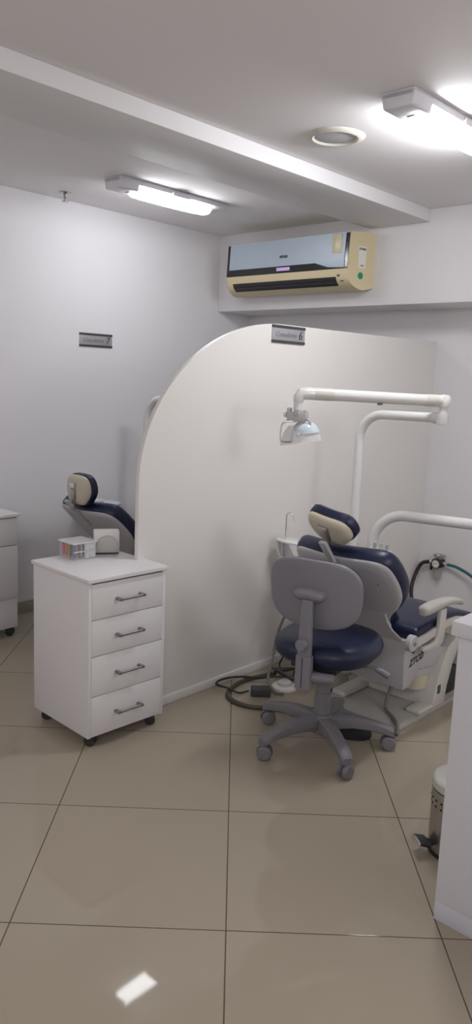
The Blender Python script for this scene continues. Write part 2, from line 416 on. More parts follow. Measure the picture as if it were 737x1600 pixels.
# ------------------------------------------------------------------ things on the rolling cabinet
ZT = .7165
bx = thing('acrylic_organizer', 'clear acrylic box with lid and small drawers on the cabinet top', 'organizer', (-2.724, 1.973, ZT), math.radians(-3))
w, d_, h = .056, .056, .068
MB().box((-w, -d_, 0), (w, d_, .003)).box((-w, -d_, 0), (-w + .003, d_, h)).box((w - .003, -d_, 0), (w, d_, h))\
    .box((-w, -d_, 0), (w, -d_ + .003, h)).box((-w, d_ - .003, 0), (w, d_, h)).build('case', M['clear'], bx, smooth=0)
MB().box((-w - .006, -d_ - .006, h), (w + .006, d_ + .006, h + .006), .001).build('lid', M['frost'], bx, smooth=0)
MB().box((w - .0005, -d_, .032), (w + .003, d_, .037)).box((w - .0005, -.002, 0), (w + .003, .002, h)).build('divider', M['frost'], bx, smooth=0)
for y0, y1, z0, z1 in ((.004, .053, .003, .031), (.004, .053, .039, .066)):
    dr = MB().box((w + .0005, y0, z0), (w + .0045, y1, z1), .001).build('drawer', M['frost'], bx, smooth=0)
    MB().box((w + .004, (y0 + y1) / 2 - .008, (z0 + z1) / 2 - .003), (w + .010, (y0 + y1) / 2 + .008, (z0 + z1) / 2 + .003), .001).build('knob', M['frost'], dr)
pens = [('pink', (.55, .10, .20)), ('red', (.50, .04, .05)), ('orange', (.70, .16, .01)), ('yellow', (.62, .46, .04)), ('green', (.005, .18, .05)),
        ('blue', (.02, .05, .26)), ('purple', (.15, .02, .19)), ('brown', (.14, .06, .035)), ('black', (.03, .03, .035)), ('white', (.75, .75, .76))]
rm = Matrix.Rotation(math.radians(-3), 4, 'Z')
for i, (cn, c) in enumerate(pens):
    if i < 7: lx, ly = -.044 + .0145 * i, -.044 + .006 * (i % 2)
    else: lx, ly = .044, -.020 + .024 * (i - 7)
    p = Matrix.Translation((-2.724, 1.973, ZT)) @ rm @ Vector((lx, ly, .0032))
    r = .0060
    o = MB().lathe([(0, 0), (.0012, 0), (r, .011), (r, .052), (r * 1.12, .053), (r * 1.12, .059), (r * .7, .062), (0, .0625)], 12)\
        .build('pen', mat('pen_' + cn, c, .4), None, p, (0, 0, 0))
    tag(o, cn + ' pen standing in the clear acrylic box on the cabinet', 'pen', 'coloured pens in the acrylic box')

nd = thing('tissue_dispenser', 'white paper tissue dispenser with rounded grey front on the cabinet', 'dispenser', (-2.708, 2.118, ZT), math.atan2(-.52, .85))
# local: front faces +x, width along y
MB().box((-.024, -.057, .004), (.022, .057, .106), .007, 3).build('body', M['tissue'], nd)
fr = [(-.052, .006)] + [(.052 * math.cos(PI - PI * k / 20), .024 + .060 * math.sin(PI * k / 20)) for k in range(21)] + [(.052, .006)]
MB().prism(fr, .021, .034, 'x', .004).build('front_flap', M['tissue_gr'], nd)
MB().box((-.022, -.050, 0), (.032, .050, .005), .001).build('foot', M['dark_gap'], nd)

# ------------------------------------------------------------------ counter at the right edge
ct = thing('counter', 'white counter cabinet with overhanging top at the right edge', 'counter', (-.889, 1.888, 0))
MB().box((0, 0, .060), (1.5, .55, .853), .001).build('carcass', M['counter'], ct, smooth=30)
MB().box((0, .0015, 0), (1.5, .55, .0585), .0005).build('plinth', M['plinth'], ct, smooth=30)
MB().box((-.016, -.016, .853), (1.516, .56, .893), .002).build('worktop', M['counter'], ct, smooth=30)

# ------------------------------------------------------------------ pedal bin
bn = thing('pedal_bin', 'small stainless pedal bin with black pedal beside the white counter', 'bin', (-.997, 2.25, 0))
R_ = .097
MB().lathe([(0, .012), (R_, .012), (R_, .222), (0, .222)], 48).build('body', M['steel'], bn)
MB().lathe([(0, 0), (R_ + .002, 0), (R_ + .002, .013), (0, .013)], 48).build('base_ring', M['black'], bn)
MB().lathe([(0, .221), (R_ + .001, .221), (R_ + .001, .226), (0, .226)], 48).build('seal', M['black'], bn)
MB().lathe([(0, .226), (R_ + .002, .226), (R_ + .002, .250), (R_ - .004, .257), (.05, .264), (0, .266)], 48).build('lid', M['binlid'], bn)
b = MB()
for row, z in ((0, .190), (1, .170)):
    for k in range(24):
        a = 2 * PI * k / 24
        b.lathe([(0, .0012), (.0042, .0012), (.0042, 0)], 10, frame((-math.sin(a), math.cos(a), 0), (0, 0, 1), (math.cos(a), math.sin(a), 0), (R_ * math.cos(a), R_ * math.sin(a), z)))
bodym = [c for c in bn.children if c.name == 'body.001' or c.name.startswith('body')][0].data
nb = len(bodym.polygons); tmp = bmesh.new(); tmp.from_mesh(bodym); me_ = bpy.data.meshes.new('t'); b.bm.to_mesh(me_); b.bm.free(); tmp.from_mesh(me_)
tmp.to_mesh(bodym); tmp.free(); bpy.data.meshes.remove(me_); bodym.materials.append(M['black'])
for p in list(bodym.polygons)[nb:]: p.material_index = 1
pa = math.radians(232); pu = Vector((math.cos(pa), math.sin(pa), 0)); pv = Vector((-math.sin(pa), math.cos(pa), 0))
fm = frame(pu, pv, (0, 0, 1), pu * R_)
fm = fm @ Matrix.Translation((0, 0, .036)) @ Matrix.Rotation(math.radians(-14), 4, 'Y') @ Matrix.Translation((0, 0, -.036))
MB().prism([(-.012, -.013), (.006, -.016), (.012, -.034), (.050, -.030), (.050, .030), (.012, .034), (.006, .016), (-.012, .013)], .030, .039, 'z', .002, 1, fm)\
    .build('pedal', M['black'], bn)
MB().box((.048, -.031, .020), (.053, .031, .040), .002, 2, fm).build('pedal_edge', M['chrome'], bn)

# ------------------------------------------------------------------ operator stool
st = thing('operator_stool', 'grey swivel stool with navy seat and five-star base, behind dental chair', 'stool', (-1.765, 2.525, 0), .21)
def rect(c, t, w_, h_, n=12):
    """rounded-rectangle section across direction t at c"""
    t = Vector(t).normalized(); s_ = Vector((-t.y, t.x, 0)).normalized(); u = Vector((0, 0, 1))
    return [Vector(c) + s_ * x + u * z for x, z in superell(w_ / 2, h_ / 2, 4, n)]
b = MB()
angs = [math.radians(a) for a in (26, 98, 170, 242, 314)]
for a in angs:
    u = Vector((math.cos(a), math.sin(a), 0))
    b.loft([rect(u * r + Vector((0, 0, z)), u, w_, h_) for r, z, w_, h_ in
            ((.0, .102, .066, .060), (.06, .108, .064, .058), (.13, .112, .058, .050), (.20, .104, .054, .042), (.26, .090, .052, .038), (.292, .080, .048, .038), (.303, .074, .034, .03))])
b.lathe([(0, .06), (.045, .062), (.052, .10), (.046, .145), (0, .147)], 28)
b.build('base', M['stoolgrey2'], st)
for i, a in enumerate(angs):
    c = Vector((math.cos(a), math.sin(a), 0)) * .283; wa = (.50, 1.0, .75, .35, 1.25)[i]
    mt = Matrix.Translation((c.x, c.y, .0305)) @ Matrix.Rotation(wa, 4, 'Z') @ Matrix.Rotation(PI / 2, 4, 'X')
    w1 = MB()
    for dz in (-.0145, .0145): w1.lathe([(0, dz - .012), (.022, dz - .012), (.0305, dz - .005), (.0305, dz + .005), (.024, dz + .012), (0, dz + .0135)], 28, mt)
    cs = w1.build('caster', M['stoolgrey2'], st)
    hood = [(.033 * math.cos(t), .033 * math.sin(t)) for t in [math.radians(-15 + 13 * k) for k in range(17)]]
    MB().prism(hood, -.005, .005, 'z', 0, 1, mt).tube([(c.x, c.y, .045), (c.x, c.y, .075)], .010, 12).build('fork', M['wheel'], cs)
MB().lathe([(0, .12), (.037, .12), (.034, .235), (.029, .237), (.029, .37), (.0, .37)], 28).build('column', M['stoolgrey2'], st)
MB().box((-.10, -.12, .363), (.10, .12, .387), .006).build('seat_plate', M['black'], st)
# seat: rounded pad with domed top
def seat_bend(c): return (c.x, c.y, c.z)
so_ = superell(.214, .218, 2.6, 72)
mseat = Matrix(((1, 0, 0, 0), (0, 0, 1, .03), (0, 1.25, 0, -.045), (0, 0, 0, 1)))
MB().pad(so_, [(.348, .045), (.356, .022), (.372, .005), (.390, 0), (.405, .006), (.417, .02), (.424, .04)], 6, 0, .012, None, mseat).build('seat', M['navy'], st)
# backrest
bo = superell(.198, .142, 3.0, 72)
bo = [(x * (1 + .22 * z) , z) for x, z in bo]
def curl(k, y0): return lambda c: (c.x, c.y + k * c.x * c.x, c.z)
br = MB().pad(bo, [(0, .012), (.003, .003), (.008, 0), (.016, 0), (.02, .006)], 6, .004, 0, curl(.9, 0)).build('backrest', M['stoolgrey'], st, (-.008, -.165, .690), (math.radians(6), 0, 0))
MB().pad([(x * .96, z * .95) for x, z in bo], [(.02, .01), (.028, .002), (.042, 0), (.056, .012), (.062, .03)], 6, 0, .012, curl(.9, 0)).build('backrest_cushion', M['navy'], br)
MB().pad(superell(.066, .027, 2.6, 40), [(-.040, .016), (-.034, .006), (-.02, 0), (.006, 0)], 4, .002, 0).build('mounting_pad', M['stoolgrey'], br, (0, 0, .006))
# J bar: upright, socket, knob, tube under the seat
b = MB(); b.loft([rect2 for rect2 in [[(x, -.208 + y, z) for x, y in superell(w_, d2, 5, 16)] for z, w_, d2 in ((.42, .029, .012), (.50, .028, .012), (.60, .025, .011), (.680, .022, .010))]])
b.build('upright_bar', M['stoolgrey'], st)
b = MB(); b.loft([[(x, -.206 + y, z) for x, y in superell(w_, d2, 4, 20)] for z, w_, d2 in ((.315, .028, .016), (.32, .033, .021), (.43, .034, .021), (.455, .034, .019))])
b.build('socket', M['stoolgrey'], st)
MB().box((-.0015, -.2285, .33), (.0015, -.2265, .45)).build('slot', M['dark_gap'], st)
mk = frame((1, 0, 0), (0, 0, 1), (0, -1, 0), (-.004, -.222, .505))
MB().lathe([(0, .026), (.020, .026), (.0235, .020), (.0235, 0), (0, 0)], 24, mk).build('knob', M['stoolgrey'], st)
MB().box((-.022, -.21, .352), (.022, .02, .366), .004).build('seat_bracket', M['stoolgrey'], st)
MB().tube([(.022, -.19, .366), (.105, -.15, .362)], [.022, .021], 16).build('tension_handle', M['stoolgrey'], st)
MB().tube([(.09, .02, .366), (.19, .05, .368), (.22, .052, .362), (.26, .055, .345)], [.006, .006, .013, .014], 12).build('height_lever', M['stoolgrey'], st)

# ------------------------------------------------------------------ dental chair
dc = thing('dental_chair', 'navy dental chair with tilted headrest, in front of curved partition and behind grey stool', 'dental chair', (-1.815, 3.0, 0), 0, 'navy dental chairs')
MB().prism([(-.22, -.14), (.225, -.14), (.225, .95), (-.22, .95)], 0, .022, 'z', .004).build('base_plate', M['baseplate'], dc)
MB().box((-.205, -.04, .022), (-.13, .40, .05), .008).build('raised_rail', M['enamel_warm'], dc)
MB().box((.15, .05, .022), (.222, .25, .042), .006).build('raised_rail', M['enamel_warm'], dc)
# housing under the seat
MB().prism([(-.10, .41), (-.09, .178), (-.03, .178), (.012, .205), (.045, .240), (.055, .345), (.055, .41)], -.205, .205, 'x', .006).build('housing', M['shell'], dc)
b = MB(); b.loft([[(x, -.10 + y - (z - .40) * .55, z) for x, y in ((-w_, 0), (w_, 0), (w_, .012), (-w_, .012))] for z, w_ in ((.395, .20), (.415, .185), (.45, .150), (.49, .135), (.53, .135))])
b.build('back_neck', M['shell'], dc)
MB().prism([(.03, .335), (.36, .288), (.30, .203), (.03, .243)], -.15, .200, 'x', .004).prism([(.03, .236), (.26, .203), (.255, .165), (.03, .196)], -.14, .185, 'x', .004)\
    .build('lift_arm', M['shell'], dc)
MB().lathe([(0, .11), (.062, .112), (.066, .125), (.066, .18), (0, .18)], 28, Matrix.Translation((.12, .16, 0))).build('motor', M['cream'], dc)
ped = [(.165, .022), (.175, .08), (.195, .15), (.225, .22), (.275, .30), (.36, .34), (.40, .30), (.335, .20), (.295, .10), (.28, .022)]
MB().prism(ped, -.20, .226, 'x', .006).build('pedestal', M['enamel_warm'], dc)
MB().box((.2262, .198, .085), (.2272, .228, .128)).build('label', M['green_dk'], dc)
MB().box((-.17, .30, .022), (.19, .46, .16), .01).build('hydraulic_unit', M['dark_gap'], dc)
lettering('brand_badge', 'ZTCO', .044, frame((0, .99, .14), (0, -.10, .99), (1, 0, 0), (.2055, .008, .298)), M['ink'], dc, shear=.35, offset=.0016)
MB().pad(superell(.014, .018, 2, 20), [(-.003, .001), (0, 0)], 2).build('keyhole', M['dark_gap'], dc, (.2035, -.020, .352), (0, 0, PI / 2))
# seat and leg cushion
prof = [(-.07, .40), (-.08, .45), (-.06, .470), (0, .478), (.18, .487), (.30, .482), (.42, .452), (.62, .385), (.85, .305), (1.02, .25), (1.05, .20), (1.0, .185),
        (.62, .315), (.42, .388), (.30, .415), (.18, .420), (0, .405)]
def smooth_open(p): return chaikin(p, 2)
pp = smooth_open(prof); secs = []
for x, k in ((-.245, .80), (-.24, .92), (-.222, 1.0), (-.10, 1.0), (0, .97), (.10, 1.0), (.222, 1.0), (.24, .92), (.245, .80)):
    cy = sum(p[0] for p in pp) / len(pp)
    sec = []
    for y, z in pp:
        base = .44 if y < .3 else .44 - (y - .3) * .34
        sec.append((x, cy + (y - cy) * (1 - (1 - k) * .06), base + (z - base) * k))
    secs.append(sec)
MB().loft(secs).build('seat', M['navy'], dc)
for s_ in (1, -1):
    x0, x1 = sorted((s_ * .238, s_ * .256))
    MB().prism([(-.14, .385), (-.14, .425), (0, .435), (.19, .462), (.27, .460), (.42, .425), (1.0, .205), (1.0, .165), (.42, .388), (.26, .425), (.19, .425), (0, .395)], x0, x1, 'x', .003)\
        .build('seat_frame', M['enamel_warm'], dc)
    mh = Matrix.Translation((s_ * .25, -.125, .418)) @ Matrix.Rotation(s_ * PI / 2, 4, 'Y')
    hg = MB().lathe([(0, .014), (.032, .014), (.037, .009), (.037, -.012), (0, -.012)], 28, mh).build('hinge_disc', M['shell'], dc)
    MB().lathe([(0, .018), (.008, .018), (.010, .014), (0, .014)], 14, mh).build('bolt', M['ink_soft'], hg)
for s_ in (1, -1):
    x0, x1 = sorted((s_ * .252, s_ * .272))
    post = [(-.055, .368), (-.055, .386), (.03, .386), (.062, .392), (.075, .41), (.082, .53), (.135, .53), (.135, .40), (.125, .375), (.095, .358), (.04, .355)]
    a_ = MB().prism(post, x0, x1, 'x', .004, 2).build('armrest', M['enamel_warm'], dc)
    secs = []
    for y, z, w_, h_ in ((-.075, .552, .010, .010), (-.072, .552, .022, .020), (-.055, .555, .030, .021), (-.01, .558, .031, .023), (.06, .562, .030, .020), (.14, .560, .028, .017), (.22, .548, .026, .015), (.27, .533, .022, .015), (.285, .526, .010, .008)):
        secs.append([(s_ * .262 + x, y, z + zz) for x, zz in superell(w_, h_, 2.6, 24)])
    MB().loft(secs).build('arm_pad', M['armrest'], a_, smooth=60)

# backrest (origin at the hinge line; z runs up the back, +y toward the patient)
half = [(0, -.06), (.132, -.06), (.132, .02), (.126, .085), (.150, .14), (.21, .205), (.248, .285), (.252, .40), (.232, .485), (.16, .512), (0, .512)]
full = chaikin(mirror(half), 3)
grow = lambda pts, e, cz=.25: [(x * (1 + e / .24), cz + (z - cz) * (1 + e / .25)) for x, z in pts]
def bend(c): return (c.x, c.y + .55 * c.x * c.x, c.z)
bk = MB().pad(grow(full, .008), [(.008, .02), (.012, .006), (.026, 0), (.060, 0), (.078, .010), (.090, .03)], 7, 0, .006, bend)\
    .build('backrest', M['navy'], dc, (-.012, -.05, .395), (math.radians(40), 0, 0))
MB().pad(full, [(-.006, .012), (0, .002), (.006, 0), (.014, .002)], 7, .002, 0, bend).build('back_shell', M['shell'], bk)
for x, z in ((-.13, .45), (.02, .44), (.17, .37)):
    MB().lathe([(0, .003), (.004, .002), (.005, 0)], 10, frame((1, 0, 0), (0, 0, 1), (0, -1, 0), (x, -.007 + .55 * x * x, z))).build('screw', M['ink_soft'], bk)
MB().box((-.017, -.016, .40), (.017, -.008, .47), .002).box((-.017, -.020, .46), (.017, -.004, .62), .002).build('headrest_bar', M['shell'], bk)
# headrest (origin at its pivot)
hh = [(0, -.066), (.060, -.066), (.074, -.058), (.106, -.024), (.114, .006), (.104, .046), (.076, .074), (0, .078)]
hf = chaikin(mirror(hh), 3)
def hbend(c): return (c.x, c.y + 1.2 * c.x * c.x, c.z)
hr = MB().pad(grow(hf, .012, 0), [(.016, .012), (.022, .003), (.032, 0), (.056, 0), (.070, .012), (.076, .03)], 6, 0, .004, hbend)\
    .build('headrest', M['navy'], dc, (-.022, -.415, .898), (math.radians(38), math.radians(9), 0))
MB().pad(hf, [(-.008, .022), (-.002, .008), (.008, .001), (.020, .002)], 6, .004, 0, hbend).build('headrest_shell', M['cream'], hr)
MB().box((-.032, -.0145, -.03), (.022, -.008, .042), .002).build('bracket_recess', M['steel'], hr)
MB().box((-.030, -.022, .014), (.016, -.010, .040), .004).build('release_catch', M['chrome'], hr)
MB().box((-.022, -.020, -.09), (.012, -.010, .01), .003).build('bracket', M['steel'], hr)

# ------------------------------------------------------------------ spittoon unit beside the chair
sp = thing('spittoon_unit', 'white spittoon unit with thin faucet between partition 6 and dental chair', 'spittoon', (-2.30, 3.06, 0), 0, 'spittoon units')
MB().prism(chaikin([(-.178, -.06), (.02, -.07), (.04, .05), (-.178, .06)], 2), .698, .709, 'z', .003).build('top_plate', M['enamel'], sp)
b = MB(); secs = []
for z, k in ((.698, 0), (.66, .01), (.63, .03), (.60, .06), (.575, .095)):
    secs.append([(x + k, y, z) for x, y in chaikin([(-.172, -.05), (-.14, -.055), (-.14, .05), (-.172, .045)], 2)])
b.loft(secs); b.build('side_skirt', M['enamel'], sp)
MB().box((-.06, -.04, .42), (.14, .19, .60), .02, 3).box((-.03, -.03, .58), (.01, .03, .70), .006).build('cabinet', M['enamel'], sp)
MB().lathe([(0, 0), (.05, 0), (.05, .012), (.040, .02), (.038, .43), (0, .43)], 28, Matrix.Translation((.07, .13, 0))).build('pedestal', M['enamel'], sp)
MB().lathe([(0, .58), (.02, .58), (.02, .675), (0, .675)], 16, Matrix.Translation((.10, -.02, -.0))).build('bowl_stem', M['enamel'], sp)
MB().lathe([(0, .668), (.035, .67), (.075, .69), (.088, .718), (.094, .722), (.094, .726), (.086, .722), (.07, .70), (.035, .685), (0, .682)], 32, Matrix.Translation((.10, -.02, -.02))).build('bowl', M['bowl'], sp)
fp = [(-.118, -.02, .705), (-.118, -.02, .83)] + arc((-.098, -.02, .83), .020, PI, PI * .15, (1, 0, 0), (0, 0, 1), 10) + [(-.070, -.022, .822), (-.064, -.024, .808)]
MB().tube(fp, .0035, 10).build('faucet', M['chrome'], sp)
MB().box((-.14, -.045, .595), (-.02, .04, .604), .003).lathe([(0, 0), (.024, 0), (.024, .004), (.018, .012), (0, .012)], 20, Matrix.Translation((-.085, -.02, .603))).build('cup_shelf', M['enamel'], sp)
MB().tube([(-.105, -.05, .604), (-.112, -.05, .70)], [.010, .008], 10).build('cup_guide', M['shell'], sp)

# ------------------------------------------------------------------ dental light on its post
dl = thing('dental_light', 'white dental light on bent post with folded swing arm above the headrest', 'dental light', (-2.18, 3.30, 0), 0, 'dental lights')
MB().lathe([(0, 0), (.044, 0), (.044, .012), (.03, .02), (.0245, .03), (.0245, .935), (0, .935)], 24).build('post_base', M['enamel'], dl)
path = [(0, 0, .93), (0, 0, 1.1), (0, 0, 1.235)] + arc((.13, 0, 1.235), .13, PI, PI / 2, (1, 0, 0), (0, 0, 1), 12) + [(.25, 0, 1.366), (.42, 0, 1.368)]
MB().tube(path, .0225, 20).build('post', M['enamel'], dl)
MB().tube([(.40, 0, 1.368), (.447, 0, 1.368)], .027, 20).lathe([(0, 1.335), (.026, 1.338), (.029, 1.35), (.029, 1.392), (.0, 1.392)], 24, Matrix.Translation((.447, 0, 0)))\
    .build('lower_elbow', M['enamel'], dl)
MB().tube([(.447, 0, 1.385), (.447, 0, 1.425)], .021, 18).build('pivot_pin', M['enamel'], dl)
A = Vector((.447, 0, 1.446)); B = Vector((.112, -.60, 1.460)); dirv = (B - A).normalized()
MB().lathe([(0, 1.418), (.029, 1.420), (.031, 1.43), (.031, 1.462), (.022, 1.475), (0, 1.476)], 24, Matrix.Translation((.447, 0, 0))).tube([A, A + dirv * .04], .026, 18).build('upper_elbow', M['enamel'], dl)
MB().tube([A + dirv * .035, A + dirv * .10], .0275, 20).build('sleeve', M['sleeve'], dl)
MB().tube([B - dirv * .12, B - dirv * .03], .0275, 20).build('sleeve', M['sleeve'], dl)
MB().tube([A + dirv * .09, B - dirv * .10], .026, 20).build('swing_arm', M['enamel'], dl)
n1 = A + dirv * .33
MB().lathe([(0, -.034), (.012, -.033), (.014, -.02), (0, -.02)], 14, Matrix.Translation(n1)).build('cable_clip', M['ink_soft'], dl)
hd = B + dirv * .03
MB().tube([B - dirv * .04] + [B - dirv * .01] + [hd + Vector((0, 0, -.004)), hd + dirv * .008 + Vector((0, 0, -.02)), hd + dirv * .010 + Vector((0, 0, -.04))], [.027, .027, .026, .024, .021], 18)\
    .build('head_elbow', M['enamel'], dl)
hx = hd + dirv * .010
hb = MB().tube([hx + Vector((0, 0, -.035)), hx + Vector((0, 0, -.075))], .019, 18).build('head_pin', M['lampbody'], dl)
# head: local frame turned so that its width runs across the view of the patient
hm = Matrix.Translation(hx) @ Matrix.Rotation(math.radians(25), 4, 'Z')
MB().box((-.042, -.024, -.125), (.042, .024, -.082), .004, 2, hm).box((-.044, -.022, -.10), (-.030, .022, -.065), .003, 2, hm).box((.028, -.022, -.105), (.044, .022, -.072), .003, 2, hm)\
    .box((-.012, -.028, -.10), (.012, .02, -.068), .003, 2, hm).build('yoke', M['shell'], dl)
mk = hm @ Matrix.Translation((-.046, -.01, -.095)) @ Matrix.Rotation(-PI / 2, 4, 'Y')
MB().lathe([(0, .014), (.010, .013), (.012, 0), (0, 0)], 16, mk).build('lock_knob', M['lampbody'], dl)
# reflector: tilted dome, open below; clear shield around and below it
ht = hm @ Matrix.Translation((.004, .005, -.125)) @ Matrix.Rotation(math.radians(-10), 4, 'Y')
MB().lathe([(.002, 0), (.03, -.004), (.05, -.016), (.062, -.035), (.066, -.055), (.063, -.055), (.058, -.034), (.046, -.018), (.028, -.008), (.002, -.005)], 36, ht @ Matrix.Translation((.022, 0, 0)), 1.0, .85).build('reflector', M['reflector'], dl)
MB().lathe([(.045, -.012), (.070, -.040), (.085, -.072), (.0885, -.092), (.0865, -.092), (.083, -.072), (.068, -.040), (.043, -.013)], 40, ht, 1.05, .72).build('shield', M['shield'], dl)
MB().tube([ht @ Vector((-.02, 0, -.03)), ht @ Vector((.0, 0, -.062))], [.014, .017], 14).build('bulb_holder', M['bulb'], dl)
loop = [hm @ Vector(p) for p in ((-.012, -.024, -.122), (-.040, -.045, -.126), (-.054, -.056, -.140), (-.056, -.062, -.195), (-.046, -.064, -.208), (-.012, -.064, -.208), (-.004, -.060, -.196), (-.002, -.050, -.155), (.012, -.040, -.135), (.040, -.026, -.118))]
MB().tube(bez(loop, 5), .0032, 10).build('wire_handle', M['steel'], dl)
loop = [hm @ Vector(p) for p in ((.040, -.020, -.112), (.058, -.022, -.118), (.068, -.026, -.140), (.070, -.028, -.160))]
MB().tube(bez(loop, 5), .0032, 10).build('wire_handle', M['steel'], dl)

# ------------------------------------------------------------------ delivery arm
da = thing('delivery_arm', 'white bent tray arm rising behind the dental chair toward the right', 'equipment arm', (-2.10, 3.36, 0), 0)
dv = Vector((.98, .20, 0)).normalized()
path = [Vector((0, 0, .02)), Vector((0, 0, .60)), Vector((0, 0, .70))] + arc((dv * .165 + Vector((0, 0, .70))), .165, PI, PI / 2, dv, (0, 0, 1), 12) + [dv * .45 + Vector((0, 0, .866)), dv * .92 + Vector((0, 0, .868))]
MB().tube(path, .0265, 20).build('arm_tube', M['enamel'], da)
MB().tube([dv * .90 + Vector((0, 0, .868)), dv * .96 + Vector((0, 0, .868))], .032, 20).lathe([(0, -.05), (.035, -.048), (.035, .05), (0, .052)], 24, Matrix.Translation(dv * .98 + Vector((0, 0, .865)))).build('end_joint', M['enamel_warm'], da)
MB().lathe([(0, 0), (.044, 0), (.044, .012), (.032, .02), (.032, .05), (0, .05)], 24).build('floor_flange', M['enamel'], da)
MB().box((.02, -.095, .665), (.07, -.02, .695), .006).build('bracket', M['enamel'], da)
hb_ = MB().box((.05, -.10, .66), (.16, -.06, .70), .008).build('instrument_holder', M['enamel'], da)
for k in range(3):
    MB().tube([(.065 + .035 * k, -.08, .66), (.07 + .035 * k, -.085, .73)], [.011, .008], 12).build('handpiece', M['enamel_warm' if k % 2 else 'shell'], hb_)

# ------------------------------------------------------------------ chair 7 with its unit, behind the partition
DX, DY = -1.635, -.03
dc2, made = dup(dc, (-3.515, 2.975, 0), 'navy dental chair with upright headrest, seen behind the left end of the partition', 'navy dental chairs')
made['backrest'][0].rotation_euler = (math.radians(45), 0, 0)
made['headrest'][0].rotation_euler = (math.radians(2), 0, 0); made['headrest'][0].location = (.0, -.445, .862)
made['headrest'][0].scale = (.92, 1, 1.18); made['backrest'][0].location = (-.012, -.05, .382)
dup(sp, (-3.955, 3.03, 0), 'pale spittoon unit by the left wall, mostly hidden by the far dental chair', 'spittoon units')
dl2, made = dup(dl, (-3.825, 3.313, 0), 'white bent light post showing behind the curved edge of the partition', 'dental lights')
for k in made:                                    # its arm is swung away out of sight: only the post stands here
    if k not in ('post', 'post_base', 'lower_elbow'):
        for c in made[k]: bpy.data.objects.remove(c)

# ------------------------------------------------------------------ air regulator on the back wall with its hoses
rg = thing('air_regulator', 'air pressure regulator with round gauge and filter bowl on the back wall', 'regulator', (-2.352, YB, .26))
MB().box((-.034, -.062, .078), (.034, 0, .128), .006).build('body', M['black'], rg)
MB().lathe([(0, .165), (.020, .165), (.024, .16), (.024, .13), (.02, .125), (0, .125)], 24, Matrix.Translation((0, -.034, 0))).box((-.03, -.055, .148), (.045, -.02, .162), .004).build('adjuster', M['steel'], rg)
mg = frame((1, 0, 0), (0, 0, 1), (0, -1, 0), (0, -.062, .103))
MB().lathe([(0, .006), (.026, .006), (.028, .012), (.030, .012), (.030, 0), (0, 0)], 28, mg).build('gauge', M['darkbox'], rg)
MB().lathe([(0, .008), (.025, .008), (.025, .006)], 28, mg).build('gauge_face', M['paper'], rg)
MB().box((-.016, -.0705, .102), (.010, -.070, .105)).build('gauge_needle', M['ink'], rg)
MB().lathe([(0, -.018), (.006, -.016), (.008, -.006), (.018, -.002), (.026, .03), (.028, .08), (0, .08)], 24, Matrix.Translation((0, -.034, 0))).build('filter_bowl', mat('smoky_bowl', (.50, .49, .47), .12, alpha=.62), rg)
MB().lathe([(0, .005), (.012, .006), (.012, .055), (0, .055)], 16, Matrix.Translation((.004, -.034, 0))).build('filter_element', M['chrome'], rg)
MB().tube([(-.034, -.034, .105), (-.062, -.034, .103)], .010, 14).build('fitting', M['chrome'], rg)
MB().tube([(.034, -.034, .108), (.066, -.034, .106)], .010, 14).build('fitting', M['chrome'], rg)
MB().box((-.052, -.046, .05), (-.040, -.024, .10), .003).build('drain_valve', M['black'], rg)
h1 = MB().tube(bez([(-2.414, YB - .034, .363), (-2.465, YB - .05, .340), (-2.488, YB - .08, .26), (-2.485, YB - .12, .17), (-2.45, YB - .15, .06), (-2.40, YB - .2, .012)], 8), .0125, 12).build('air_hose', M['blackhose'])
tag(h1, 'thick black hose curving down from the left side of the regulator', 'hose', 'regulator hoses')
h2 = MB().tube(bez([(-2.286, YB - .034, .366), (-2.20, YB - .05, .362), (-2.08, YB - .06, .315), (-2.00, YB - .07, .22), (-1.965, YB - .10, .09), (-1.955, YB - .16, .012), (-1.98, YB - .27, .0105), (-2.043, 4.272, .0105), (-2.113, 4.209, .0105), (-2.19, 4.10, .0105), (-2.20, 3.90, .0105)], 8), .0095, 12).build('air_hose', M['teal'])
tag(h2, 'teal green hose curving right from the regulator and down to the floor', 'hose', 'regulator hoses')

# ------------------------------------------------------------------ cables and small things on the floor
def cable(pts, r, m, label, cat='cable', name='cable', n=8):
    return tag(MB().tube(bez(pts, n), r, 10).build(name, m), label, cat, 'cables on the floor by the partition')
cable([(-2.06, 2.66, .012), (-2.123, 2.625, .012), (-2.193, 2.572, .012), (-2.272, 2.553, .012), (-2.344, 2.575, .012), (-2.390, 2.622, .012), (-2.421, 2.699, .012), (-2.431, 2.799, .012), (-2.415, 2.88, .012), (-2.388, 2.976, .012)], .0105, M['brownhose'],
      'thick brown hose lying in a wide loop on the floor by the partition')
cable([(-2.318, 2.690, .018), (-2.348, 2.650, .010), (-2.395, 2.617, .030), (-2.440, 2.606, .030), (-2.474, 2.622, .028), (-2.485, 2.668, .030), (-2.470, 2.735, .030), (-2.432, 2.785, .030), (-2.38, 2.826, .030), (-2.309, 2.885, .042), (-2.257, 2.940, .042)], .0052, M['blackhose'],
      'thin black cable looping out from the dark plug box beside the partition')
cable([(-2.37, 3.02, .01), (-2.43, 3.06, .03), (-2.43, 3.14, .10), (-2.40, 3.16, .11), (-2.34, 3.10, .09), (-2.30, 3.02, .03), (-2.26, 2.94, .012)], .0045, M['blackhose'],
      'thin black cable standing up in a small arch by the skirting')
